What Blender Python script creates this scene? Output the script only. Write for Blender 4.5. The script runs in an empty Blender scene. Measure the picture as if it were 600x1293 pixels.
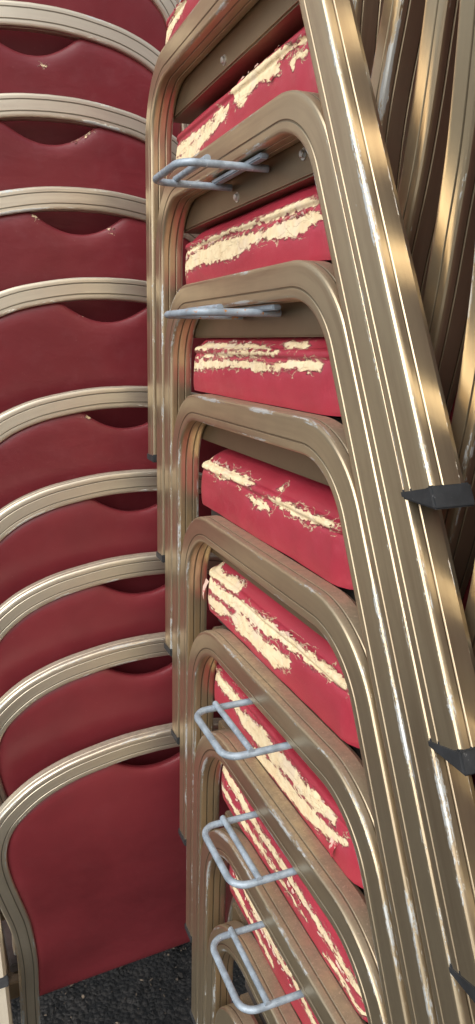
import bpy, bmesh, math, random
from mathutils import Vector, Matrix, noise

PI = math.pi
S = bpy.context.scene
COL = S.collection
random.seed(7)
FLOOR = 0.115          # height of the asphalt in the frame of measurement used for the stacks

# ------------------------------------------------------------------ small helpers
def link(o, parent=None):
    COL.objects.link(o)
    if parent is not None:
        o.parent = parent
    return o

def mesh_obj(name, verts, faces, mat, parent=None, uvs=None, attrs=None, smooth=True, angle=35):
    me = bpy.data.meshes.new(name)
    me.from_pydata([tuple(v) for v in verts], [], faces)
    if uvs is not None:
        lay = me.uv_layers.new(name='UVMap')
        for p in me.polygons:
            for li, k in zip(p.loop_indices, range(len(p.loop_indices))):
                lay.data[li].uv = uvs[p.index][k]
    if attrs:
        for an, vals in attrs.items():
            a = me.attributes.new(an, 'FLOAT', 'POINT')
            a.data.foreach_set('value', vals)
    bm = bmesh.new(); bm.from_mesh(me)
    bmesh.ops.recalc_face_normals(bm, faces=bm.faces)
    bm.to_mesh(me); bm.free()
    if smooth:
        me.shade_smooth()
        me.set_sharp_from_angle(angle=math.radians(angle))
    if mat is not None:
        me.materials.append(mat)
    o = bpy.data.objects.new(name, me)
    return link(o, parent)

def catmull(pts, n=8):
    out = []
    P = [Vector(p) for p in pts]
    P = [P[0] * 2 - P[1]] + P + [P[-1] * 2 - P[-2]]
    for i in range(1, len(P) - 2):
        for k in range(n):
            t = k / n
            a, b, c, d = P[i-1], P[i], P[i+1], P[i+2]
            out.append(0.5 * ((2*b) + (c-a)*t + (2*a-5*b+4*c-d)*t*t + (3*b-a-3*c+d)*t**3))
    out.append(P[-2].copy())
    return out

def fillet(pts, radii, seg=12, step=0.03):
    """round the inner corners of a polyline and cut its straights in short lengths"""
    P = [Vector(p) for p in pts]
    key = [P[0]]
    for i in range(1, len(P)-1):
        a = (P[i-1]-P[i]).normalized(); b = (P[i+1]-P[i]).normalized()
        ang = a.angle(b); r = radii[i-1]
        t = r / math.tan(ang/2)
        c = P[i] + (a+b).normalized() * (r/math.sin(ang/2))
        s, e = P[i]+a*t - c, P[i]+b*t - c
        tot = s.angle(e); ax = s.cross(e).normalized()
        key.append([c + Matrix.Rotation(tot*k/seg, 3, ax) @ s for k in range(seg+1)])
    key.append(P[-1])
    flat = []
    for k in key:
        new = k if isinstance(k, list) else [k]
        if flat:
            d = (new[0]-flat[-1]); m = max(1, int(d.length/step))
            for j in range(1, m):
                flat.append(flat[-1] + d/m if j == 1 else flat[-1] + d/m)
        flat += new
    return flat

def rect_profile(h, w, r, grooves, depth=0.0006, gw=0.0010, cham=(0, 0, 0, 0)):
    """closed profile of an extruded bar: h across the plane of the bend (n), w sideways (b).
    grooves: per face (n+, b+, n-, b-) list of positions -1..1. returns [(n, b, edge)]"""
    out = []
    H, W = h/2, w/2
    corners = [(H, W), (-H, W), (-H, -W), (H, -W)]
    # walk: face n+ from b=-W to W, corner, face b+ from n=H to -H, corner, ...
    faces = [((H, -W), (H, W)), ((H, W), (-H, W)), ((-H, W), (-H, -W)), ((-H, -W), (H, -W))]
    inward = [(-1, 0), (0, -1), (1, 0), (0, 1)]
    for fi, ((n0, b0), (n1, b1)) in enumerate(faces):
        r0 = r; ra = cham[fi-1] or r; rb = cham[fi] or r
        L = math.hypot(n1-n0, b1-b0); dn, db = (n1-n0)/L, (b1-b0)/L
        ix, ib = inward[fi]
        out.append((n0+dn*ra, b0+db*ra, 1.0))
        out.append((n0+dn*(ra+.0012), b0+db*(ra+.0012), .5))
        out.append((n0+dn*(ra+.0034), b0+db*(ra+.0034), 0.0))
        for g in sorted(grooves[fi]):
            c = L*(g+1)/2
            for off, dp, e in ((-gw, 0, 0.0), (-gw*.35, depth, -1.0), (gw*.35, depth, -1.0), (gw, 0, 0.0)):
                out.append((n0+dn*(c+off)+ix*dp, b0+db*(c+off)+ib*dp, e))
        out.append((n1-dn*(rb+.0034), b1-db*(rb+.0034), 0.0))
        out.append((n1-dn*(rb+.0012), b1-db*(rb+.0012), .5))
        out.append((n1-dn*rb, b1-db*rb, 1.0))
        if cham[fi]:
            for f, e in ((.15, .4), (.85, .2)):
                out.append((n1-dn*rb*(1-f)+ix*rb*.62*f, b1-db*rb*(1-f)+ib*rb*.62*f, e))
            continue
        # corner arc towards the next face
        cn, cb = n1-dn*r+ix*r, b1-db*r+ib*r
        for k in (1, 2):
            a = k/3*PI/2
            out.append((cn - ix*r*math.cos(a) + dn*r*math.sin(a), cb - ib*r*math.cos(a) + db*r*math.sin(a), 1.0))
    return out

def sweep(name, path, prof, side, mat, parent=None, caps=True):
    """side(t, i) gives the sideways axis b at tangent t"""
    n = len(path); m = len(prof)
    V, ed, F, UV = [], [], [], []
    us = [0.0]
    for i in range(1, n): us.append(us[-1] + (path[i]-path[i-1]).length)
    vs = [0.0]
    for j in range(m):
        a, b = prof[j], prof[(j+1) % m]
        vs.append(vs[-1] + math.hypot(a[0]-b[0], a[1]-b[1]))
    for i, p in enumerate(path):
        t = (path[min(i+1, n-1)] - path[max(i-1, 0)]).normalized()
        b = side(t, i); b = (b - t*b.dot(t)).normalized(); nn = b.cross(t)
        for (pn, pb, e) in prof:
            V.append(p + nn*pn + b*pb); ed.append(e)
    for i in range(n-1):
        for j in range(m):
            k = (j+1) % m
            F.append((i*m+j, i*m+k, (i+1)*m+k, (i+1)*m+j))
            UV.append(((us[i], vs[j]), (us[i], vs[j+1]), (us[i+1], vs[j+1]), (us[i+1], vs[j])))
    if caps:
        F.append(tuple(range(m))); UV.append([(0, 0)]*m)
        F.append(tuple((n-1)*m+j for j in range(m))); UV.append([(0, 0)]*m)
    return mesh_obj(name, V, F, mat, parent, UV, {'edge': ed}, angle=28)

def tube(path, r, seg=10):
    V, F = [], []
    up = Vector((0, 0, 1))
    n = len(path)
    pb = None
    for i, p in enumerate(path):
        t = (path[min(i+1, n-1)] - path[max(i-1, 0)]).normalized()
        a = pb if pb is not None else (up if abs(t.dot(up)) < .9 else Vector((1, 0, 0)))
        b = (a - t*a.dot(t)).normalized(); pb = b; c = t.cross(b)
        for k in range(seg):
            w = 2*PI*k/seg
            V.append(p + (b*math.cos(w) + c*math.sin(w))*r)
    for i in range(n-1):
        for k in range(seg):
            F.append((i*seg+k, i*seg+(k+1) % seg, (i+1)*seg+(k+1) % seg, (i+1)*seg+k))
    F.append(tuple(range(seg))); F.append(tuple((n-1)*seg+k for k in range(seg)))
    return V, F

def merge(parts):
    V, F = [], []
    for v, f in parts:
        o = len(V); V += list(v); F += [tuple(i+o for i in q) for q in f]
    return V, F

def bevel_box(c, s, bev=.001, rot=None):
    bm = bmesh.new(); bmesh.ops.create_cube(bm, size=1)
    for v in bm.verts: v.co = Vector((v.co.x*s[0], v.co.y*s[1], v.co.z*s[2]))
    bmesh.ops.bevel(bm, geom=bm.edges[:], offset=bev, segments=2, affect='EDGES')
    if rot: bmesh.ops.rotate(bm, verts=bm.verts, matrix=rot)
    V = [v.co + Vector(c) for v in bm.verts]
    F = [tuple(v.index for v in f.verts) for f in bm.faces]
    bm.free(); return V, F

# ------------------------------------------------------------------ materials
class NT:
    def __init__(s, name):
        s.m = bpy.data.materials.new(name); s.m.use_nodes = True
        s.t = s.m.node_tree; s.b = s.t.nodes['Principled BSDF']; s.out = s.t.nodes['Material Output']
    def n(s, typ, **kw):
        x = s.t.nodes.new(typ)
        for k, v in kw.items(): setattr(x, k, v)
        return x
    def l(s, a, b): s.t.links.new(a, b)
    def val(s, sock, v):
        if hasattr(v, 'is_linked') or hasattr(v, 'links'): s.l(v, sock)
        else: sock.default_value = v
    def math(s, op, a, b=0.0, c=None, clamp=False):
        x = s.n('ShaderNodeMath', operation=op); x.use_clamp = clamp
        s.val(x.inputs[0], a); s.val(x.inputs[1], b)
        if c is not None: s.val(x.inputs[2], c)
        return x.outputs[0]
    def ramp(s, v, lo, hi, a=0.0, b=1.0, smooth=True):
        x = s.n('ShaderNodeMapRange', interpolation_type='SMOOTHSTEP' if smooth else 'LINEAR')
        s.val(x.inputs[0], v); s.val(x.inputs[1], lo); s.val(x.inputs[2], hi); s.val(x.inputs[3], a); s.val(x.inputs[4], b)
        return x.outputs[0]
    def mix(s, f, a, b):
        x = s.n('ShaderNodeMix', data_type='RGBA')
        s.val(x.inputs[0], f)
        for i, v in ((6, a), (7, b)):
            if isinstance(v, tuple): x.inputs[i].default_value = (*v, 1)
            else: s.l(v, x.inputs[i])
        return x.outputs[2]
    def mapping(s, src, scale, loc=None):
        x = s.n('ShaderNodeMapping'); s.l(src, x.inputs[0]); x.inputs['Scale'].default_value = scale
        if loc is not None: s.l(loc, x.inputs['Location'])
        return x.outputs[0]
    def noise(s, vec, scale, detail=3, rough=.55, dist=0.0):
        x = s.n('ShaderNodeTexNoise'); s.l(vec, x.inputs['Vector'])
        x.inputs['Scale'].default_value = scale; x.inputs['Detail'].default_value = detail
        x.inputs['Roughness'].default_value = rough; x.inputs['Distortion'].default_value = dist
        return x.outputs[0]
    def bump(s, h, strength, dist, prev=None):
        x = s.n('ShaderNodeBump'); x.inputs['Strength'].default_value = strength; x.inputs['Distance'].default_value = dist
        s.l(h, x.inputs['Height'])
        if prev is not None: s.l(prev, x.inputs['Normal'])
        return x.outputs[0]

def seedvec(N):
    """a shift of the texture space that differs from object to object"""
    oi = N.n('ShaderNodeObjectInfo')
    v = N.n('ShaderNodeCombineXYZ')
    r = oi.outputs['Random']
    N.l(N.math('MULTIPLY', r, 37.0), v.inputs[0]); N.l(N.math('MULTIPLY', r, 91.0), v.inputs[1]); N.l(N.math('MULTIPLY', r, 53.0), v.inputs[2])
    return v.outputs[0], r

def metal(name, base, rough, wear=1.0, dust_shade=1.0):
    N = NT(name)
    tc = N.n('ShaderNodeTexCoord'); uv = tc.outputs['UV']; ob = tc.outputs['Object']
    sv, rnd = seedvec(N)
    add = N.n('ShaderNodeVectorMath', operation='ADD'); N.l(ob, add.inputs[0]); N.l(sv, add.inputs[1]); ob2 = add.outputs[0]
    uvs = N.mapping(uv, (9, 900, 1), sv)
    streak = N.noise(uvs, 1.0, 3, .6)
    cloud = N.noise(ob2, 14, 3, .6)
    fine = N.noise(ob2, 420, 2, .6)
    edge = N.n('ShaderNodeAttribute', attribute_name='edge').outputs['Fac']
    # anodised colour with patches
    c1 = N.mix(N.ramp(cloud, .3, .75), base, tuple(x*.90 for x in base))
    # browner patina, more of it on some frames than on others
    pat = N.math('MULTIPLY', N.ramp(N.noise(N.mapping(uv, (5, 60, 1), sv), 1.0, 4, .65), .40, .68), N.math('ADD', .10, N.math('MULTIPLY', rnd, .45)))
    c1 = N.mix(pat, c1, (base[0]*.60, base[1]*.52, base[2]*.50))
    c1 = N.mix(N.math('MULTIPLY', N.ramp(streak, .45, .75), .10), c1, tuple(min(1, x*1.2) for x in base))
    # grooves hold dirt
    gro = N.ramp(edge, -.75, -.05, 1.0, 0.0)
    c1 = N.mix(N.math('MULTIPLY', gro, .6), c1, (.05, .038, .025))
    # worn corners: pale scraped aluminium with a blue grey cast
    wn = N.noise(N.mapping(uv, (26, 300, 1), sv), 1.0, 5, .7)
    wbig = N.noise(ob2, 9, 3, .6)
    wf = N.noise(N.mapping(uv, (190, 520, 1), sv), 1.0, 4, .75)
    wv = N.math('ADD', N.math('MULTIPLY', N.math('SUBTRACT', wn, .5), 1.0), N.math('ADD', N.math('MULTIPLY', N.math('SUBTRACT', wf, .5), .8), N.math('MULTIPLY', N.math('SUBTRACT', wbig, .5), 1.3)))
    wv = N.math('ADD', wv, N.math('MULTIPLY', edge, .50))
    we = N.ramp(wv, .66-.10*wear, .70-.10*wear)
    # scattered nicks on the flats
    nk = N.noise(N.mapping(uv, (120, 420, 1), sv), 1.0, 4, .75)
    nicks = N.math('MULTIPLY', N.ramp(nk, .715, .735), N.ramp(wbig, .50, .66))
    mask = N.math('MAXIMUM', we, nicks)
    c2 = N.mix(N.math('MULTIPLY', mask, .9), c1, (.66, .70, .70))
    # dust and specks on whatever faces up, darkened further as painted overhead shade
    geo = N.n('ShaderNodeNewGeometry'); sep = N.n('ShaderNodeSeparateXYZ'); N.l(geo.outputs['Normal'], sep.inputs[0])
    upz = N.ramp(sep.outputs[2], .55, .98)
    du = N.math('MULTIPLY', upz, N.ramp(N.noise(ob2, 60, 4, .7), .3, .7, .30*dust_shade, .65*dust_shade))
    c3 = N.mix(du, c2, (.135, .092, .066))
    sp = N.math('MULTIPLY', upz, N.ramp(N.noise(ob2, 520, 2, .5), .62, .68))
    c4 = N.mix(N.math('MULTIPLY', sp, .7), c3, (.55, .42, .30))
    # faint dirt veil everywhere
    veil = N.ramp(N.noise(ob2, 260, 4, .75), .58, .74)
    c4 = N.mix(N.math('MULTIPLY', veil, .25), c4, (.52, .43, .31))
    N.l(c4, N.b.inputs['Base Color'])
    met = N.math('SUBTRACT', .90, N.math('ADD', N.math('MULTIPLY', du, .8), N.math('MULTIPLY', mask, .35)), clamp=True)
    N.l(met, N.b.inputs['Metallic'])
    ro = N.math('ADD', rough, N.math('ADD', N.math('MULTIPLY', N.math('SUBTRACT', streak, .5), .10), N.math('MULTIPLY', du, .3)), clamp=True)
    ro = N.math('ADD', ro, N.math('MULTIPLY', N.math('SUBTRACT', cloud, .5), .15), clamp=True)
    N.l(ro, N.b.inputs['Roughness'])
    N.b.inputs['Anisotropic'].default_value = .0
    b = N.bump(streak, .04, .0004)
    b = N.bump(fine, .04, .0003, b)
    b = N.bump(mask, .5, .0004, b)
    N.l(b, N.b.inputs['Normal'])
    return N.m

def vinyl(name, base, peel):
    N = NT(name)
    tc = N.n('ShaderNodeTexCoord'); ob = tc.outputs['Object']
    sv, rnd = seedvec(N)
    add = N.n('ShaderNodeVectorMath', operation='ADD'); N.l(ob, add.inputs[0]); N.l(sv, add.inputs[1]); o2 = add.outputs[0]
    cloud = N.noise(o2, 7, 4, .6)
    mott = N.noise(o2, 45, 4, .65)
    grain = N.n('ShaderNodeTexVoronoi', feature='DISTANCE_TO_EDGE'); N.l(o2, grain.inputs['Vector']); grain.inputs['Scale'].default_value = 850
    gr = N.ramp(grain.outputs['Distance'], 0, .12)
    c = N.mix(N.ramp(cloud, .3, .7), base, tuple(x*.80 for x in base))
    c = N.mix(N.math('MULTIPLY', N.ramp(mott, .5, .8), .22 if peel else .08), c, (base[0]*1.15, base[1]*1.9+.01, base[2]*1.8+.01))
    c = N.mix(N.math('MULTIPLY', N.ramp(N.noise(o2, 300, 3, .7), .66, .74), .20), c, (.45, .22, .20))
    rough = N.ramp(mott, .3, .7, .28, .40)
    bmp = N.bump(gr, .14, .0006)
    fold = N.noise(N.mapping(o2, (1, .45, 2.2)), 16, 3, .5, .4)
    bmp = N.bump(fold, .30 if peel else .12, .004, bmp)
    if peel:
        sd = N.n('ShaderNodeAttribute', attribute_name='peel').outputs['Fac']
        cr = N.n('ShaderNodeAttribute', attribute_name='crack').outputs['Fac']
        stretched = N.mapping(o2, (1, .55, 1.25))
        n1 = N.noise(stretched, 95, 6, .68, .8)
        n2 = N.noise(stretched, 420, 4, .7)
        d = N.math('ADD', sd, N.math('ADD', N.math('MULTIPLY', N.math('SUBTRACT', n1, .5), .0090), N.math('MULTIPLY', N.math('SUBTRACT', n2, .5), .0038)))
        chip = N.n('ShaderNodeTexVoronoi', feature='F1'); N.l(stretched, chip.inputs['Vector']); chip.inputs['Scale'].default_value = 230
        chs = N.n('ShaderNodeSeparateColor'); N.l(chip.outputs['Color'], chs.inputs[0])
        d = N.math('ADD', d, N.math('MULTIPLY', N.math('SUBTRACT', chs.outputs[0], .5), .0034))
        d = N.math('ADD', d, .0003)
        foam = N.ramp(d, -.00012, .00012)
        # islands of vinyl still stuck on the foam
        isl = N.math('MULTIPLY', N.ramp(N.noise(stretched, 230, 4, .7, .5), .695, .705), N.ramp(sd, .010, .0, 0, 1))
        foam = N.math('SUBTRACT', foam, isl, clamp=True)
        # hairline cracks around the tears
        vo = N.n('ShaderNodeTexVoronoi', feature='DISTANCE_TO_EDGE'); vo.inputs['Scale'].default_value = 62
        wob = N.n('ShaderNodeVectorMath', operation='ADD')
        nn = N.n('ShaderNodeTexNoise'); N.l(stretched, nn.inputs['Vector']); nn.inputs['Scale'].default_value = 120; nn.inputs['Detail'].default_value = 3
        sc = N.n('ShaderNodeVectorMath', operation='SCALE'); N.l(nn.outputs['Color'], sc.inputs[0]); sc.inputs['Scale'].default_value = .014
        N.l(stretched, wob.inputs[0]); N.l(sc.outputs[0], wob.inputs[1]); N.l(wob.outputs[0], vo.inputs['Vector'])
        gate = N.math('ADD', N.ramp(d, -.013, -.001), cr)
        line = N.math('MULTIPLY', N.ramp(vo.outputs['Distance'], .035, .012), N.ramp(N.math('MULTIPLY', gate, N.noise(o2, 70, 3, .6)), .45, .51))
        pale = N.math('MAXIMUM', foam, N.math('MULTIPLY', line, .85))
        # vinyl near a tear is scuffed and lighter, with a pinkish torn rim
        rim = N.math('MULTIPLY', N.ramp(d, -.0016, -.0003), N.ramp(n2, .42, .55))
        c = N.mix(N.math('MULTIPLY', N.ramp(d, -.010, .0), .25), c, (base[0]*1.2, base[1]*2.4, base[2]*2.2))
        c = N.mix(N.math('MULTIPLY', rim, .55), c, (.62, .30, .27))
        foamc = N.mix(N.ramp(N.noise(o2, 120, 4, .6), .35, .7), (.95, .80, .53), (.86, .67, .41))
        foamc = N.mix(N.math('MULTIPLY', N.ramp(N.noise(o2, 35, 3, .6), .5, .72), .5), foamc, (.80, .66, .55))
        foamc = N.mix(N.math('MULTIPLY', N.ramp(d, .0016, .0), .45), foamc, (.36, .17, .11))
        lip = N.math('MULTIPLY', N.math('MULTIPLY', N.ramp(d, -.0013, -.0004), N.ramp(d, .0003, -.0001)), N.ramp(N.noise(o2, 75, 3, .6), .5, .6))  # thin painted shadow line under the curled vinyl edges
        c = N.mix(pale, c, foamc)
        c = N.mix(N.math('MULTIPLY', lip, .7), c, (.06, .008, .012))  # lip: painted shadow line under the curled vinyl edges
        rough = N.math('ADD', rough, N.math('MULTIPLY', pale, .5), clamp=True)
        hgt = N.math('SUBTRACT', 1.0, N.math('ADD', N.math('MULTIPLY', foam, 1.0), N.math('MULTIPLY', line, .35)))
        hgt = N.math('ADD', hgt, N.math('MULTIPLY', N.ramp(d, -.0016, -.0002), .5))
        bmp = N.bump(hgt, .9, .0014, bmp)
        spec = N.math('MULTIPLY', N.math('SUBTRACT', 1.0, pale), .5)
        N.l(spec, N.b.inputs['Specular IOR Level'])
    N.l(c, N.b.inputs['Base Color']); N.l(rough, N.b.inputs['Roughness']); N.l(bmp, N.b.inputs['Normal'])
    return N.m

def plain(name, col, rough, met=0.0, nscale=60, var=.25, bump=.15, specks=None):
    N = NT(name)
    tc = N.n('ShaderNodeTexCoord'); sv, r = seedvec(N)
    add = N.n('ShaderNodeVectorMath', operation='ADD'); N.l(tc.outputs['Object'], add.inputs[0]); N.l(sv, add.inputs[1]); o = add.outputs[0]
    a = N.noise(o, nscale, 4, .65)
    c = N.mix(N.ramp(a, .3, .7), tuple(x*(1-var) for x in col), tuple(min(1, x*(1+var)) for x in col))
    if specks:
        c = N.mix(N.ramp(N.noise(o, nscale*3.5, 4, .7), specks[1], specks[1]+.05), c, specks[0])
    N.l(c, N.b.inputs['Base Color']); N.b.inputs['Roughness'].default_value = rough; N.b.inputs['Metallic'].default_value = met
    N.l(N.bump(a, bump, .001), N.b.inputs['Normal'])
    return N.m

M_GOLD = metal('gold anodised aluminium', (.68, .565, .385), .34, wear=.40)
M_GOLD_PALE = metal('pale gold anodised aluminium', (.84, .765, .61), .42, wear=.2, dust_shade=1.15)
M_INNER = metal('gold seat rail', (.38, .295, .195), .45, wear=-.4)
M_CUSH = vinyl('red vinyl peeling off foam', (.47, .042, .070), True)
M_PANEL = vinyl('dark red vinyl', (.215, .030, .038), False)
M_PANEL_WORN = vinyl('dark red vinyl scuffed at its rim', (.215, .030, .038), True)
M_RUBBER = plain('black rubber', (.028, .030, .033), .55, bump=.5, specks=((.12, .12, .12), .66))
M_WIRE = plain('grey blue painted steel', (.30, .36, .42), .40, .15, nscale=90, specks=((.66, .68, .70), .64))
M_WIRE_RUST = plain('grey blue painted steel with rust', (.30, .36, .42), .45, .1, nscale=55, specks=((.42, .17, .04), .60))
M_BOLT = plain('zinc bolt', (.62, .62, .60), .32, .9)
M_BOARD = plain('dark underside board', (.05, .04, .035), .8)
def flap_mat():
    N = NT('torn vinyl, red face and pale backing')
    tc = N.n('ShaderNodeTexCoord'); o = tc.outputs['Object']
    pale = N.mix(N.noise(o, 260, 3, .6), (.80, .62, .50), (.62, .36, .30))
    red = (.46, .036, .06)
    c = N.mix(N.ramp(N.noise(o, 90, 3, .6), .42, .47), red, pale)
    N.l(c, N.b.inputs['Base Color']); N.b.inputs['Roughness'].default_value = .55
    N.l(N.bump(N.noise(o, 500, 3, .7), .4, .0006), N.b.inputs['Normal'])
    return N.m
M_FLAP = flap_mat()

# ------------------------------------------------------------------ the chair (local: x across, y from its back to its front, z up from the feet)
RAIL = .442
SL = .489                                   # splay of the rear leg
RSHORT = .062                               # the rear feet of the stacked chairs end this much above the front ones
def u_path(x, rs=RSHORT, fx=0.0, rf=.070):
    t = .0135
    zr = RAIL - t
    zb = .0060 + rs
    rear0 = (x, t*.898 - SL*(RAIL - t*.439) + SL*zb, zb)
    rear1 = (x, t*.898 + SL*(zr - (RAIL - t*.439)), zr)
    front1 = (x, .383 - t, zr)
    front0 = (x, .383 - t + .065*(RAIL+fx), .007-fx)
    return fillet([rear0, rear1, front1, front0], [.080, rf], seg=14, step=.035)

# faces: away from the bend, inner side, towards the bend, outer side
U_PROF = rect_profile(.027, .025, .0027, [(-.40,), (.30,), (.30, -.35), (-.38,)], cham=(.0052, 0, 0, 0))
U_PROF_R = [(n, -b, e) for n, b, e in U_PROF][::-1]
B_PROF = rect_profile(.0275, .021, .0030, [(-.3,), (-.48, .48), (.3,), (-.48, .48)], depth=.0007)

def side_frame_mesh(sx, mat, rs, fx, rf):
    x = sx*.2175
    return sweep('side_frame', u_path(x, rs, fx, rf), U_PROF if sx < 0 else U_PROF_R, lambda t, i: Vector((1, 0, 0)), mat)

def foot_caps(sx, rs, fx):
    out = []
    x = sx*.2175
    for rear in (True, False):
        if rear:
            zo = rs
            o0 = -SL*(RAIL-zo); k = SL; tw = .0300; hh, hi = .0125, .0045
            q = [(o0-.0012, 0), (o0+tw+.0012, 0), (o0+tw+k*hi+.0012, hi), (o0+k*hh-.0012, hh)]
            q = [(a, b+zo) for a, b in q]
        else:
            o0 = .383+.065*(RAIL+fx); q = [(o0-.0285, -fx), (o0+.0012, -fx), (o0+.0008, .009-fx), (o0-.0288, .010-fx)]
        bm = bmesh.new()
        vs = []
        for dx in (-.0137, .0137):
            vs.append([bm.verts.new((x+dx, y, z)) for y, z in q])
        a, b = vs
        bm.faces.new(a); bm.faces.new(b[::-1])
        for i in range(4): bm.faces.new((a[i], b[i], b[(i+1) % 4], a[(i+1) % 4]))
        bmesh.ops.recalc_face_normals(bm, faces=bm.faces)
        bmesh.ops.bevel(bm, geom=bm.edges[:], offset=.0013, segments=2, affect='EDGES')
        me = bpy.data.meshes.new('foot_cap'); bm.to_mesh(me); bm.free()
        me.shade_smooth(); me.set_sharp_from_angle(angle=math.radians(40)); me.materials.append(M_RUBBER)
        out.append(me)
    return out

def back_y(dz):
    """depth of the middle of the back frame at a height above the rail"""
    T = [(-.12, .010), (-.06, .004), (-.02, -.002), (0, -.009), (.035, -.023), (.08, -.038), (.13, -.055), (.20, -.083), (.28, -.108), (.36, -.124), (.45, -.134)]
    for (a, ya), (b, yb) in zip(T, T[1:]):
        if dz <= b:
            f = max(0, (dz-a)/(b-a)); return ya+(yb-ya)*f
    return T[-1][1]

BACK = [(.1735, -.110), (.1735, -.05), (.1740, .01), (.1765, .060), (.1810, .105), (.1875, .150), (.1990, .202), (.2100, .252), (.2148, .290),
        (.2110, .324), (.1960, .355), (.1620, .3845), (.1210, .4030), (.078, .4130), (.038, .4185), (0, .4200)]
PB, PW = -.052, .1625                       # lower edge and half width there of the padded panel
def back_path():
    half = catmull([(x, 0, z) for x, z in BACK], 5)
    left = [Vector((-p.x, back_y(p.z), p.z + RAIL)) for p in half]
    right = [Vector((p.x, p.y, p.z)) for p in left[::-1]][1:]
    for p in right: p.x = -p.x
    full = left + right
    # ease the kinks of the depth table
    for _ in range(6):
        ys = [p.y for p in full]
        for i in range(1, len(full)-1): full[i].y = (ys[i-1]+2*ys[i]+ys[i+1])/4
    return full

def back_frame_mesh(mat):
    p = back_path()
    return sweep('back_frame', p, B_PROF, lambda t, i: Vector((0, 1, 0)), mat)

def contour_inner(k=.0122):
    half = catmull([(x, 0, z) for x, z in BACK], 6)
    out = []
    for i, p in enumerate(half):
        t = (half[min(i+1, len(half)-1)] - half[max(i-1, 0)]).normalized()
        n = Vector((-t.z, 0, t.x))           # points inwards (to -x) when going up
        if i == len(half)-1: n = Vector((0, 0, -1))
        out.append((p.x + n.x*k, p.z + n.z*k))
    return out

def back_panel_mesh(seed, scoop_d=.033, scoop_w=.061, worn=None, mat=None):
    inner = contour_inner()
    side = [q for q in inner if PB < q[1] <= .345 and q[0] > .1]
    side = [(q[0], q[1]) for q in side]
    crown = [q for q in inner if q not in side and q[1] > .33]
    side.insert(0, (PW, PB))
    corner = side[-1]
    def along(poly, f):
        L = [0]
        for a, b in zip(poly, poly[1:]): L.append(L[-1]+math.hypot(a[0]-b[0], a[1]-b[1]))
        d = f*L[-1]
        for i in range(len(poly)-1):
            if d <= L[i+1] + 1e-9:
                g = (d-L[i])/max(1e-9, L[i+1]-L[i])
                return (poly[i][0]+(poly[i+1][0]-poly[i][0])*g, poly[i][1]+(poly[i+1][1]-poly[i][1])*g)
        return poly[-1]
    cr = sorted([corner]+crown, key=lambda q: -q[0])
    def crown_z(x):
        x = abs(x)
        for a, b in zip(cr, cr[1:]):
            if b[0] <= x <= a[0]:
                g = (a[0]-x)/max(1e-9, a[0]-b[0]); return a[1]+(b[1]-a[1])*g
        return cr[-1][1]
    def top(u):
        x = corner[0]*u
        z = crown_z(x)
        a = abs(x)/scoop_w
        # shallow cup with rounded shoulders
        q = 1-a*a
        s = .5*(q + math.sqrt(q*q + .012)) if q > -3 else 0
        z -= scoop_d*s*.90
        return (x, z)
    NU, NV = 72, 44
    V, sd = [], []
    grid = {}
    def coons(u, v):       # u -1..1, v 0..1
        f = (u+1)/2
        B = (u*PW, PB); T = top(u)
        l = along(side, v); Lp = (-l[0], l[1]); Rp = l
        bl, br, tl, tr = (-PW, PB), (PW, PB), (-corner[0], corner[1]), corner
        x = (1-v)*B[0]+v*T[0] + (1-f)*Lp[0]+f*Rp[0] - ((1-f)*(1-v)*bl[0]+f*(1-v)*br[0]+(1-f)*v*tl[0]+f*v*tr[0])
        z = (1-v)*B[1]+v*T[1] + (1-f)*Lp[1]+f*Rp[1] - ((1-f)*(1-v)*bl[1]+f*(1-v)*br[1]+(1-f)*v*tl[1]+f*v*tr[1])
        return x, z
    outl = []
    def us(i):
        f = i/NU*2-1
        return math.copysign(1-(1-abs(f))**1.25, f) if f else 0
    def vv(j):
        f = j/NV
        return .5-.5*math.cos(PI*f)
    F = []
    for face in (0, 1):
        for j in range(NV+1):
            for i in range(NU+1):
                u, v = us(i), vv(j)
                x, z = coons(u, v)
                du = (1-abs(u))*corner[0]; dv = min(v, 1-v)*.32
                e = min(du, dv)
                puff = 1-max(0, 1-e/.016)**2
                puff = math.sqrt(max(0, puff))
                w = noise.noise(Vector((x*9+seed*7.7, z*9, face*3.1)))*.0016
                th = .0030 + .0065*puff + .0022*min(1, e/.08) + w*puff
                y = sum(back_y(z+o_) for o_ in (-.04, -.02, 0, .02, .04))/5 + (-th if face == 0 else th)
                V.append((x, y, z+RAIL))
                s = -.03
                if worn and face == 0:
                    for (wx, wz, wr) in worn:
                        s = max(s, wr - math.hypot((x-wx)*.6, z-top_z_of(wx, top)-wz))
                sd.append(s)
    n1 = (NV+1)*(NU+1)
    for face in (0, 1):
        for j in range(NV):
            for i in range(NU):
                a = face*n1 + j*(NU+1)+i
                F.append((a, a+1, a+NU+2, a+NU+1))
    for j in (0, NV):
        for i in range(NU):
            a = j*(NU+1)+i; F.append((a, a+1, a+1+n1, a+n1))
    for i in (0, NU):
        for j in range(NV):
            a = j*(NU+1)+i; b = a+NU+1; F.append((a, b, b+n1, a+n1))
    o = mesh_obj('back_panel', V, F, mat or M_PANEL, attrs={'peel': sd, 'crack': [0.0]*len(sd)}, angle=60)
    return o

def top_z_of(x, top):
    return top(x/.186)[1]

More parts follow.
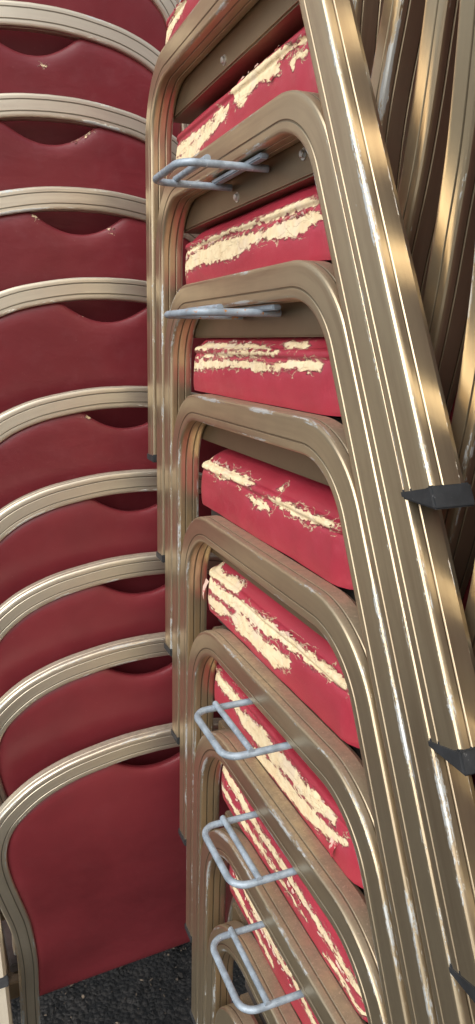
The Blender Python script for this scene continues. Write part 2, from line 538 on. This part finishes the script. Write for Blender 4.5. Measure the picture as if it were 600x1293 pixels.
# cushion cross section, going from the bottom of the side over the seam to the middle of the top: (inset, height above rail, arc length)
SEC = [(.0010, .0004), (.0008, .0020), (.0004, .005), (0, .014), (.0004, .026), (.0016, .036), (.0030, .0395), (.0012, .0425), (.0022, .0460),
       (.0050, .0478), (.0070, .0486), (.0120, .0545), (.0200, .0605), (.0320, .0655), (.0500, .0695), (.0800, .0730), (.1200, .0745), (.2020, .0750)]
CX, CY0, CY1, CR = .2105, .036, .3885, .030
def cushion_grid(wob_seed=0.0, NP=420):
    """rings of a rounded rectangle, one ring per section step. returns verts, faces, per vertex (y, arc)"""
    def outline(inset, k):
        """point k in 0..1 of the rounded rectangle inset by inset"""
        hx = CX-inset; y0, y1 = CY0+inset, CY1-inset; r = max(.004, CR-inset*.25)
        r = min(r, hx*.95, (y1-y0)/2*.95)
        Lx, Ly = 2*(hx-r), (y1-y0-2*r); arc = PI/2*r
        tot = 2*Lx+2*Ly+4*arc
        d = k*tot
        segs = [('l', Ly), ('a', arc), ('l', Lx), ('a', arc), ('l', Ly), ('a', arc), ('l', Lx), ('a', arc)]
        # start at left side rear end, going forwards
        starts = [(-hx, y0+r, 0, 1), None, (-hx+r, y1, 1, 0), None, (hx, y1-r, 0, -1), None, (hx-r, y0, -1, 0), None]
        cents = [None, (-hx+r, y1-r, PI, -1), None, (hx-r, y1-r, PI/2, -1), None, (hx-r, y0+r, 0, -1), None, (-hx+r, y0+r, -PI/2, -1)]
        for (ty, L), st, ce in zip(segs, starts, cents):
            if d <= L or (ty == 'a' and ce is cents[-1]):
                if ty == 'l': return (st[0]+st[2]*d, st[1]+st[3]*d)
                a = ce[2]+ce[3]*d/r
                return (ce[0]+r*math.cos(a), ce[1]+r*math.sin(a))
            d -= L
    V, info, F = [], [], []
    # refine section
    sec = catmull([(a, b, 0) for a, b in SEC], 3)
    arc = [0]
    for a, b in zip(sec, sec[1:]): arc.append(arc[-1]+(b-a).length)
    # dense along the left side, coarse elsewhere
    ks = []
    hx = CX; per = 2*(2*(CX-CR)) + 2*(CY1-CY0-2*CR) + 4*PI/2*CR
    kl = (CY1-CY0-2*CR + PI/2*CR*1.3)/per
    nl = 200
    ks = [kl*i/nl for i in range(nl)] + [kl+(1-kl)*i/130 for i in range(130)]
    n = len(ks)
    for j, s in enumerate(sec):
        for k in ks:
            x, y = outline(max(0, s.x), k)
            w = noise.noise(Vector((x*11+wob_seed*5.3, y*11, s.y*14)))
            w2 = noise.noise(Vector((x*40+wob_seed*9.1, y*40, s.y*60)))
            side = max(0, 1-s.x/.02)
            dx = (w*.0016+w2*.0006)*side
            z = s.y + (w*.0025 + w2*.0006)*min(1, s.x/.03+.25)*(1 if s.y > .03 else .2)
            V.append((x + dx*(1 if x < 0 else -1), y, z+RAIL)); info.append((y, arc[j]))
    m = len(sec)
    for j in range(m-1):
        for i in range(n):
            k = (i+1) % n
            F.append((j*n+i, j*n+k, (j+1)*n+k, (j+1)*n+i))
    F.append(tuple((m-1)*n+i for i in range(n)))
    F.append(tuple(range(n)))
    return V, F, info

def seg_dist(p, a, b):
    ax, ay = a; bx, by = b; px, py = p
    dx, dy = bx-ax, by-ay; L = dx*dx+dy*dy
    t = 0 if L == 0 else max(0, min(1, ((px-ax)*dx+(py-ay)*dy)/L))
    return math.hypot(px-ax-dx*t, py-ay-dy*t)

def poly_sd(p, poly):
    """positive inside"""
    inside = False; d = 1e9
    n = len(poly); x, y = p
    for i in range(n):
        a, b = poly[i], poly[(i+1) % n]
        if (a[1] > y) != (b[1] > y) and x < (b[0]-a[0])*(y-a[1])/(b[1]-a[1]+1e-12)+a[0]:
            inside = not inside
        d = min(d, seg_dist(p, a, b))
    return d if inside else -d

#PEELDATA
# torn places of each cushion: outlines in (distance along the seat, distance up and over its edge), metres
PEEL = {
 1: [[(.3683,.0132),(.3658,.0217),(.3602,.0359),(.3278,.0426),(.31,.0448),(.2948,.0406),(.3041,.0333),(.3255,.0302),(.3472,.0249),(.3677,.0169)]],
 2: [[(.2025,.0456),(.1879,.0604),(.1462,.0595),(.0872,.043),(.0595,.04),(.0529,.0369),(.0773,.0381),(.1023,.0373),(.0921,.0257),(.1149,.0294),(.1379,.0329),(.1618,.0294),(.1731,.0257),(.1864,.0289),(.1962,.04)],
     [(.2041,.0351),(.2122,.0257),(.2353,.0217),(.2693,.0182),(.2916,.0117),(.3472,.0101),(.3675,.0024),(.3675,.0),(.3665,.0097),(.3472,.0196),(.298,.0257),(.2534,.0288),(.219,.0342)],
     [(.3656,.0157),(.3649,.0329),(.3138,.0346),(.2657,.0334),(.2236,.0396),(.2162,.0333),(.2587,.0286),(.3102,.0257),(.3605,.0217),(.3665,.01)],
     [(.0694,.0329),(.0541,.031),(.0561,.0258),(.0672,.028),(.0703,.0217),(.077,.03)]],
 3: [[(.3695,.0249),(.3427,.0332),(.2734,.0362),(.2129,.036),(.1616,.0333),(.1224,.0344),(.0828,.0343),(.0525,.0347),(.0515,.0292),(.0669,.0238),(.0809,.0217),(.1129,.0217),(.1497,.0257),(.1836,.0238),(.2092,.0181),(.2587,.018),(.3163,.0199),(.3535,.0175),(.3666,.0133)],
     [(.3685,.0294),(.3595,.0397),(.3065,.0436),(.2413,.0443),(.1866,.0442),(.1392,.0461),(.0981,.0469),(.0589,.0461),(.0594,.0401),(.077,.0388),(.1117,.0389),(.1568,.0397),(.2056,.0409),(.259,.0413),(.3104,.0381),(.3559,.0344)]],
 4: [[(.3675,.0431),(.3679,.0449),(.3451,.0548),(.2767,.057),(.2136,.0553),(.1751,.0526),(.1657,.0479),(.1992,.0478),(.2445,.0466),(.3006,.0465),(.3511,.0436)],
     [(.3679,.0346),(.3281,.0397),(.253,.0444),(.1975,.0467),(.1419,.0461),(.1433,.0425),(.1987,.0406),(.2457,.0407),(.3029,.0382),(.3516,.0343)],
     [(.1514,.0562),(.1381,.0603),(.107,.0577),(.0981,.0536),(.1116,.0515),(.1346,.0524)],
     [(.3676,.03),(.3364,.0333),(.2644,.0364),(.2057,.036),(.161,.0347),(.1171,.0383),(.0915,.04),(.0678,.0367),(.0673,.0329),(.0816,.031),(.1073,.0324),(.1442,.029),(.1766,.027),(.2031,.0294),(.2513,.0299),(.2957,.0261),(.3473,.0223),(.3681,.021)]],
 5: [[(.3684,.0456),(.3749,.0486),(.365,.0601),(.3514,.0541),(.297,.0536),(.253,.0519),(.2202,.049),(.2398,.0436),(.2808,.0431),(.3271,.042),(.3638,.042)],
     [(.3247,.0395),(.2873,.0462),(.2757,.0431),(.3103,.0365)],
     [(.1876,.045),(.1523,.0456),(.115,.0465),(.0838,.0481),(.0687,.0485),(.0672,.0449),(.0957,.0394),(.1223,.0366),(.1453,.0375),(.1777,.0386)],
     [(.2339,.0332),(.2102,.0363),(.1759,.0331),(.1898,.029),(.218,.0299)],
     [(.1846,.0535),(.1763,.0606),(.1713,.0538)]],
 6: [[(.3753,.0467),(.3689,.0594),(.357,.0665),(.3462,.0563),(.3265,.0548),(.3057,.0596),(.284,.0595),(.2827,.0457),(.303,.0437),(.3244,.0437),(.3544,.0437),(.3713,.0438)],
     [(.3674,.0431),(.3507,.0375),(.3114,.0381),(.2594,.0436),(.22,.0455),(.1787,.0472),(.1404,.0472),(.1057,.048),(.079,.0515),(.0594,.0471),(.061,.0412),(.0916,.0396),(.1242,.0368),(.1612,.0363),(.1919,.0333),(.227,.0298),(.2688,.0294),(.3117,.0265),(.3518,.0257),(.3676,.0263)],
     [(.3681,.0175),(.3336,.0217),(.3055,.0217),(.2684,.0271),(.2254,.025),(.1821,.0257),(.1543,.0262),(.1571,.0199),(.1846,.0067),(.2013,.0087),(.2244,.0089),(.2561,.0087),(.2827,.009),(.2942,.0165),(.3293,.0075),(.3594,.0066)]],
 7: [[(.3677,.0442),(.3722,.0443),(.32,.0455),(.2871,.0448),(.2972,.0331),(.3177,.0294),(.3547,.0309),(.3708,.0298)],
     [(.3071,.0276),(.276,.0334),(.2272,.0378),(.1909,.0367),(.149,.0363),(.1134,.0375),(.0866,.0373),(.0877,.0325),(.1174,.0264),(.1537,.0241),(.1957,.0217),(.2434,.0175),(.2835,.0175)],
     [(.2526,.0086),(.2232,.0143),(.1864,.0184),(.1535,.0197),(.1228,.0208),(.0953,.024),(.0674,.0315),(.0671,.0274),(.0944,.0142),(.1228,.0077),(.1548,.0033),(.1873,.0028),(.2213,.0003),(.246,.0003)],
     [(.1409,.0359),(.1221,.0395),(.0934,.038),(.1039,.0323)]],
}
#ENDPEEL
PEEL[8] = [[(.375, .032), (.33, .029), (.25, .025), (.18, .024), (.10, .021), (.04, .018), (.04, .025), (.10, .028), (.18, .031), (.25, .033), (.31, .037), (.375, .041)],
           [(.37, .010), (.30, .009), (.22, .009), (.15, .012), (.15, .014), (.22, .016), (.30, .017), (.37, .019)],
           [(.12, .005), (.06, .004), (.05, .008), (.10, .012)]]
PEEL[9] = [[(.375, .034), (.30, .028), (.20, .025), (.10, .022), (.10, .027), (.20, .032), (.30, .037), (.375, .044)],
           [(.36, .012), (.30, .010), (.24, .008), (.24, .014), (.30, .018), (.36, .021)]]


def cushion_mesh(k):
    V, F, info = cushion_grid(k)
    polys = PEEL.get(k)
    if polys is None:
        polys = [[(.02, .040), (.36, .040), (.36, .048), (.02, .047)]]
    sd, cr = [], []
    boxes = [(min(q[0] for q in P)-.02, max(q[0] for q in P)+.02, min(q[1] for q in P)-.02, max(q[1] for q in P)+.02) for P in polys]
    for (x, y, z), (py, pa) in zip(V, info):
        d = -.02
        if x < -.1 or y > .3:
            for P, b in zip(polys, boxes):
                if b[0] < py < b[1] and b[2] < pa < b[3]:
                    d = max(d, poly_sd((py, pa), P))
        sd.append(max(-.02, min(.02, d)))
        cr.append(CRACK.get(k, 0.0)*max(0, 1-abs(pa-.05)/.05))
    o = mesh_obj('seat_cushion', V, F, M_CUSH, attrs={'peel': sd, 'crack': cr}, angle=70)
    return o
CRACK = {2: .1, 3: .15, 4: .25, 5: .55, 6: .35, 7: .1, 8: .1}

def cushion_point(y, arc):
    """point and outward normal on the left side of the cushion"""
    sec = catmull([(a, b, 0) for a, b in SEC], 3)
    d = 0
    for a, b in zip(sec, sec[1:]):
        L = (b-a).length
        if d+L >= arc or b is sec[-1]:
            f = (arc-d)/L; p = a+(b-a)*f; t = (b-a).normalized()
            return Vector((-(CX-p.x), y, p.y+RAIL)), Vector((-t.y, 0, t.x)).normalized(), Vector((t.x, 0, t.y))
        d += L
def flap(V, F, y, arc, w, L, ang, h, seed):
    """one torn tongue of vinyl lifting off the seat edge and folding over; ang is its direction: 0 forwards, 90 up and over"""
    p, n, up = cushion_point(y, arc)
    d = Vector((0, 1, 0))*math.cos(ang) + up*math.sin(ang); q = d.cross(n).normalized()
    r = random.Random(seed); k = 5; m = 4; o = len(V)
    for i in range(k+1):
        t = i/k
        wd = w*(1-t**1.6)*(1+.35*(r.random()-.5))+.0004
        lift = h*math.sin(PI*min(1, t*.85))*(1+.3*(r.random()-.5))
        for j in range(m+1):
            u = j/m-.5
            V.append(p + n*(.0009+lift+abs(u)*h*.5*t) + d*(L*t) + q*(u*wd + .12*L*t*math.sin(seed)))
    for i in range(k):
        for j in range(m):
            a = o+i*(m+1)+j; F.append((a, a+1, a+m+2, a+m+1))
BIGFLAPS = {6: [(.368, .034, .010, .022, -1.5, .003)], 7: [(.085, .020, .009, .016, -1.45, .0025)]}
def flap_meshes(k):
    out = []
    r = random.Random(k*17+3)
    for i, f in enumerate(BIGFLAPS.get(k, [])):
        V, F = [], []; flap(V, F, *f, seed=k*50+i); out.append((V, F))
    for P in PEEL.get(k, []):
        cy = sum(q[0] for q in P)/len(P); ca = sum(q[1] for q in P)/len(P)
        for a, b in zip(P, P[1:]+P[:1]):
            L = math.hypot(a[0]-b[0], a[1]-b[1])
            for _ in range(int(L/.006)+1):
                if r.random() > .26: continue
                t = r.random(); y = a[0]+(b[0]-a[0])*t; ar = a[1]+(b[1]-a[1])*t
                if not (.03 < y < .36 and .002 < ar < .075): continue
                ny, na = -(b[1]-a[1])/max(L, 1e-6), (b[0]-a[0])/max(L, 1e-6)
                if poly_sd((y+ny*.002, ar+na*.002), P) > 0: ny, na = -ny, -na
                V, F = [], []
                flap(V, F, y, ar, r.uniform(.003, .010), r.uniform(.0012, .0032), math.atan2(na, ny)+r.uniform(-.5, .5), r.uniform(.0004, .0011), r.random()*99)
                out.append((V, F))
    return [mesh_obj('vinyl_flap', V, F, M_FLAP, angle=80) for V, F in out[:16]]

def seat_rail_mesh():
    """rectangular frame under the cushion, inside the side frames"""
    parts = []
    z = RAIL-.0380
    xs = .1876
    parts.append(bevel_box((-xs, .190, z), (.034, .360, .0305), .0015))
    parts.append(bevel_box((xs, .190, z), (.034, .360, .0305), .0015))
    parts.append(bevel_box((0, .352, z), (.332, .030, .029), .0025))
    parts.append(bevel_box((0, .040, RAIL-.013), (.332, .026, .013), .0025))
    parts.append(bevel_box((0, .190, z-.006), (.336, .026, .018), .002))
    V, F = merge(parts)
    return mesh_obj('seat_rail', V, F, M_INNER, attrs={'edge': [0.0]*len(V)}, angle=30)

def seat_board_mesh():
    V, F = bevel_box((0, .199, RAIL-.011), (.392, .350, .016), .002)
    return mesh_obj('seat_board', V, F, M_BOARD, angle=30)

def bracket_mesh(rust=False):
    """flat wire loop that links chairs side by side"""
    z = RAIL-.0340; x0 = -.206; x1 = -.281
    loop = fillet([(x0, .125, z), (x1, .125, z), (x1, .208, z), (x0, .208, z)], [.014, .014], seg=8, step=.02)
    mid = [Vector((-.259, .123, z+.0036)), Vector((-.259, .165, z+.0036)), Vector((-.259, .210, z+.0036))]
    V, F = merge([tube(loop, .0031), tube(mid, .0028)])
    return mesh_obj('link_bracket', V, F, M_WIRE_RUST if rust else M_WIRE, angle=60)

def plate_mesh():
    z = RAIL-.0275
    V, F = merge([bevel_box((-.2205, .155, z-.0030), (.0075, .112, .0042), .0010)])
    return mesh_obj('mounting_plate', V, F, M_WIRE, angle=40)

def bolt_mesh(y, z):
    """hexagon bolt head with washer on the outer face of the seat rail"""
    V, F = [], []
    rings = [(.0046, 0), (.0046, -.0008), (.0030, -.0008), (.0030, -.0028), (.0022, -.0034)]
    for r, x in rings:
        for k in range(12):
            a = 2*PI*k/12
            rr = r if r > .004 else r*(1.0 if k % 2 == 0 else .90)
            V.append((-.2046+x, y+rr*math.cos(a), z+rr*math.sin(a)))
    for i in range(len(rings)-1):
        for k in range(12): F.append((i*12+k, i*12+(k+1) % 12, (i+1)*12+(k+1) % 12, (i+1)*12+k))
    F.append(tuple(range((len(rings)-1)*12, len(rings)*12)))
    return mesh_obj('bolt', V, F, M_BOLT, angle=30)

# ------------------------------------------------------------------ shared part meshes
SHARED = {}
def shared(key, fn):
    if key not in SHARED:
        o = fn(); me = o.data if isinstance(o, bpy.types.Object) else o
        if isinstance(o, bpy.types.Object): bpy.data.objects.remove(o)
        SHARED[key] = me
    return SHARED[key]

def part(name, me, parent):
    return link(bpy.data.objects.new(name, me), parent)

def make_chair(label, group, loc, rot=(0, 0, 0), cushion=None, bracket=None, pale=False, panel=0, worn=None, rs=RSHORT, fx=0.0, rf=.070):
    root = bpy.data.objects.new('banquet_chair', None)
    root.empty_display_size = .1
    link(root)
    root.location = loc; root.rotation_euler = rot
    root['label'] = label; root['category'] = 'chair'; root['group'] = group
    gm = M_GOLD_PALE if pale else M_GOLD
    tg = 'p' if pale else 'g'
    for sx in (-1, 1):
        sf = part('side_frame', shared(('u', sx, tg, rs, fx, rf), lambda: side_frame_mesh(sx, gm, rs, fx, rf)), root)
        if ('c', sx, rs, fx) not in SHARED: SHARED[('c', sx, rs, fx)] = foot_caps(sx, rs, fx)
        for me in SHARED[('c', sx, rs, fx)]: part('foot_cap', me, sf)
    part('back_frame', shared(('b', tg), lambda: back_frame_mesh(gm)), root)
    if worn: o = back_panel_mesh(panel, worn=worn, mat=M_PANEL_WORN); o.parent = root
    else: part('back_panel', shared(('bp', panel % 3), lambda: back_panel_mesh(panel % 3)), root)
    if cushion is not None:
        c = cushion_mesh(cushion); c.parent = root
        for fl in flap_meshes(cushion): fl.parent = c
    else:
        c = part('seat_cushion', shared('cush', lambda: cushion_mesh(99)), root)
        c.scale = (.88, 1, 1)
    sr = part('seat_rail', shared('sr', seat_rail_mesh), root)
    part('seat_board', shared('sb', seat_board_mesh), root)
    if bracket:
        b = part('link_bracket', shared('br' + bracket, lambda: bracket_mesh(bracket == 'rusty')), root)
        part('mounting_plate', shared('pl', plate_mesh), b)
        if bracket == 'rusty': b['label'] = 'grey link bracket with orange rust'
    if bracket or cushion == 1:
        if cushion != 3: part('bolt', shared('bo1', lambda: bolt_mesh(.062, RAIL-.036)), sr)
        if cushion < 3: part('bolt', shared('bo2', lambda: bolt_mesh(.196, RAIL-.044)), sr)
    return root, c

# ------------------------------------------------------------------ right stack, seen from the side
RZ = {1: 1.793, 2: 1.671, 3: 1.556, 4: 1.446, 5: 1.322, 6: 1.204, 7: 1.096, 8: .990, 9: .885, 10: .776, 11: .669, 12: .557}
RY = {1: .503, 2: .471, 3: .444, 4: .421, 5: .397, 6: .376, 7: .358, 8: .338, 9: .315, 10: .292, 11: .270, 12: .248}
RX = .24+.230
GR = 'banquet chairs stacked on the right, seen from the side'
RL = {
 1: 'topmost chair of the right stack, its black rear foot cap in full view',
 2: 'second chair from the top right, grey wire bracket under a long ragged seat tear',
 3: 'third chair from the top right, rust stained bracket flat under its speckled rail',
 4: 'chair with two level torn cream strips along its seat edge, no bracket',
 5: 'chair whose red seat edge is mostly cracked with few small cream patches',
 6: 'chair bearing the highest open wire loop, big torn patch at its seat corner',
 7: 'chair bearing the middle one of three open grey wire loops',
 8: 'chair bearing the lowest of three open grey wire loops',
 9: 'lowest partly visible chair of the right stack, cut by the bottom picture edge',
}
CHAIRS = {}
for k in range(1, 13):
    lab = RL.get(k, 'chair hidden at the foot of the right stack below the picture edge')
    br = {2: 'grey', 3: 'rusty', 6: 'grey', 7: 'grey', 8: 'grey'}.get(k)
    r, c = make_chair(lab, GR, (RX, RY[k], RZ[k]-RAIL), (0, 0, 0), cushion=k if k <= 9 else None, bracket=br, panel=k, rs={1: .061, 2: .047, 3: .038, 12: 0.0}.get(k, .036), fx={5: .006, 6: .017, 7: .030, 8: .034, 9: .034}.get(k, 0.0), rf={5: .078, 6: .088, 7: .096, 8: .104, 9: .106}.get(k, .070))
    CHAIRS[k] = (r, c)

# ------------------------------------------------------------------ left stack, seen from behind
LZ0 = .115+RAIL
GL = 'banquet chairs stacked on the left, seen from behind'
LL = {
 -1: 'chair above the top edge at left, showing only as a sliver beside the right stack',
 0: 'highest chair back at left, only a piece of its hoop at the top edge',
 1: 'left chair back with one small pale scuff centred below its handhold',
 2: 'left chair back with a row of cream nicks right of its handhold only',
 3: 'left chair back with cream scuffs on both ends of its handhold lip',
 4: 'left chair back with tiny nicks by its handhold, fourth hoop from the top edge',
 5: 'fifth chair back from the floor at left, cream chip by its handhold',
 6: 'fourth chair back from the floor at left, dark red and unmarked',
 7: 'third chair back from the floor at left, partly hidden dark red vinyl',
 8: 'second chair back from the floor at left, just above the bottom chair',
 9: 'bottom chair at left with its whole dark red back panel showing',
}
CROWN = {-1: 2.120, 0: 2.013, 1: 1.907, 2: 1.800, 3: 1.691, 4: 1.582, 5: 1.446, 6: 1.338, 7: 1.230, 8: 1.124, 9: 1.0015}
LCZ = {k: 1.5 + (CROWN[k] - 1.5)*1.013 - .4375 for k in CROWN}
LY = {k: 1.005 + (9-k)*.0235 for k in range(-1, 10)}
LX = {-1: .168, 9: .222, 8: .217, 7: .216, 6: .213, 5: .210, 4: .203, 3: .190, 2: .184, 1: .178, 0: .172}
LROLL = {-1: -3, 0: -3, 1: -3, 2: -2.5, 3: -1, 4: 0, 5: .6, 6: .6, 7: .5, 8: .3, 9: 0}
WORN = {1: [(.010, -.012, .0014)], 2: [(.030, -.001, .0012), (.042, -.001, .0014), (.052, -.001, .0014)], 3: [(-.055, -.002, .0016), (.040, -.003, .0022)],
        4: [(-.035, -.001, .0008)], 5: [(-.052, -.002, .0022)]}
for k in range(-1, 10):
    r, c = make_chair(LL[k], GL, (LX[k], LY[k], LCZ[k]-RAIL), (0, math.radians(LROLL[k]), math.radians(3.5)), pale=True, panel=k, worn=WORN.get(k), rs=0.0 if k == 9 else RSHORT)

# ------------------------------------------------------------------ ground
def ground():
    N = NT('old dark asphalt')
    tc = N.n('ShaderNodeTexCoord'); o = tc.outputs['Object']
    a = N.noise(o, 28, 6, .7); b = N.noise(o, 150, 5, .75); big = N.noise(o, 3, 3, .6)
    v = N.n('ShaderNodeTexVoronoi', feature='F1'); N.l(o, v.inputs['Vector']); v.inputs['Scale'].default_value = 95
    c = N.mix(N.ramp(a, .42, .60), (.004, .004, .004), (.030, .027, .025))
    c = N.mix(N.ramp(b, .68, .78), c, (.16, .14, .12))
    c = N.mix(N.math('MULTIPLY', N.ramp(big, .45, .6), .7), c, (.012, .012, .011))
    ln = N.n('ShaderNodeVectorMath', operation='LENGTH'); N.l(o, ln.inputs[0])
    c = N.mix(N.ramp(ln.outputs['Value'], 2.2, 4.0), c, N.mix(a, (.20, .19, .17), (.30, .28, .25)))  # unseen outer ground made paler so the metal has more light to reflect
    N.l(c, N.b.inputs['Base Color'])
    N.l(N.ramp(b, .3, .7, .45, .9), N.b.inputs['Roughness'])
    h = N.math('ADD', N.math('MULTIPLY', v.outputs['Distance'], -.8), a)
    bb = N.bump(h, 1.0, .03); bb = N.bump(b, .6, .004, bb)
    N.l(bb, N.b.inputs['Normal'])
    # fine grid near the stacks, one wide sheet around
    V, F = [], []
    n = 230; x0, x1, y0, y1 = -.35, .95, .55, 2.2
    for j in range(n+1):
        for i in range(n+1):
            x = x0+(x1-x0)*i/n; y = y0+(y1-y0)*j/n
            e = min(i, n-i, j, n-j)/10; e = min(1, e)
            z = (noise.noise(Vector((x*7, y*7, 0)))*.006 + noise.noise(Vector((x*34, y*34, 3)))*.006 + abs(noise.noise(Vector((x*85, y*85, 5))))*.004)*e - .006
            V.append((x, y, FLOOR+z*1.0 if e > 0 else FLOOR-.006))
    for j in range(n):
        for i in range(n):
            a_ = j*(n+1)+i; F.append((a_, a_+1, a_+n+2, a_+n+1))
    R = 400; base = len(V)
    V += [(-R, -R, FLOOR-.006), (R, -R, FLOOR-.006), (R, R, FLOOR-.006), (-R, R, FLOOR-.006)]
    c0, c1, c2, c3 = 0, n, (n+1)*(n+1)-1, n*(n+1)
    F += [tuple([base, base+1] + [c1 - i for i in range(0, n+1)]),
          tuple([base+1, base+2] + [c2 - i*(n+1) for i in range(0, n+1)]),
          tuple([base+2, base+3] + [c3 + i for i in range(0, n+1)]),
          tuple([base+3, base] + [c0 + i*(n+1) for i in range(0, n+1)])]
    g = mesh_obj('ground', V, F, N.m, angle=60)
    g['kind'] = 'structure'
    return g
ground()

# grit and dry leaf crumbs on the asphalt
def litter():
    bm = bmesh.new()
    rnd = random.Random(3)
    for _ in range(2200):
        x = rnd.uniform(-.35, .75); y = rnd.uniform(.75, 1.9)
        s = rnd.choice([.0008, .0012, .0018, .0022, .0042]) * rnd.uniform(.6, 1.2)
        mat = Matrix.Translation((x, y, FLOOR-.002+s*.3)) @ Matrix.Rotation(rnd.uniform(0, 6.28), 4, 'Z') @ Matrix.Rotation(rnd.uniform(0, 3), 4, 'X') @ Matrix.Diagonal((s*rnd.uniform(1, 3), s, s*.6, 1))
        bmesh.ops.create_icosphere(bm, subdivisions=1, radius=1, matrix=mat)
    me = bpy.data.meshes.new('litter'); bm.to_mesh(me); bm.free()
    N = NT('grit'); v = N.n('ShaderNodeTexNoise'); tc = N.n('ShaderNodeTexCoord'); N.l(tc.outputs['Object'], v.inputs['Vector']); v.inputs['Scale'].default_value = 90
    N.l(N.mix(N.ramp(v.outputs[0], .45, .6), (.020, .018, .016), (.17, .13, .095)), N.b.inputs['Base Color']); N.b.inputs['Roughness'].default_value = .85
    me.materials.append(N.m)
    o = link(bpy.data.objects.new('grit', me)); o['kind'] = 'stuff'
    o['label'] = 'grit and dry crumbs scattered on the dark asphalt'; o['category'] = 'grit'
litter()

# ------------------------------------------------------------------ light
W = bpy.data.worlds.new('World'); S.world = W; W.use_nodes = True
nt = W.node_tree
bg = nt.nodes['Background']
sky = nt.nodes.new('ShaderNodeTexSky'); sky.sky_type = 'NISHITA'; sky.sun_disc = False
AZ, EL = math.radians(228), math.radians(42)       # azimuth clockwise from +Y
sky.sun_elevation = EL; sky.sun_rotation = AZ; sky.dust_density = 4.0; sky.air_density = 1.0; sky.ozone_density = 1.0
hs = nt.nodes.new('ShaderNodeHueSaturation'); hs.inputs['Saturation'].default_value = .30
nt.links.new(sky.outputs[0], hs.inputs['Color']); nt.links.new(hs.outputs[0], bg.inputs['Color'])
bg.inputs['Strength'].default_value = .15
sun = bpy.data.lights.new('sun', 'SUN'); sun.energy = 2.2; sun.angle = math.radians(80); sun.color = (1, .975, .94)
so = link(bpy.data.objects.new('sun', sun))
d = Vector((math.sin(AZ)*math.cos(EL), math.cos(AZ)*math.cos(EL), math.sin(EL)))
so.rotation_euler = d.to_track_quat('Z', 'Y').to_euler()

# ------------------------------------------------------------------ camera
cam = bpy.data.cameras.new('camera'); co = link(bpy.data.objects.new('camera', cam))
cam.sensor_fit = 'VERTICAL'; cam.sensor_height = 24; cam.lens = 930/1293*24
cam.clip_start = .02; cam.clip_end = 2000
PITCH, YAW = math.radians(13.105), math.radians(21.70)
co.location = (0, 0, 1.5)
co.rotation_euler = (PI/2-PITCH, 0, -YAW)
S.camera = co
S.view_settings.view_transform = 'Standard'; S.view_settings.look = 'None'; S.view_settings.exposure = 0
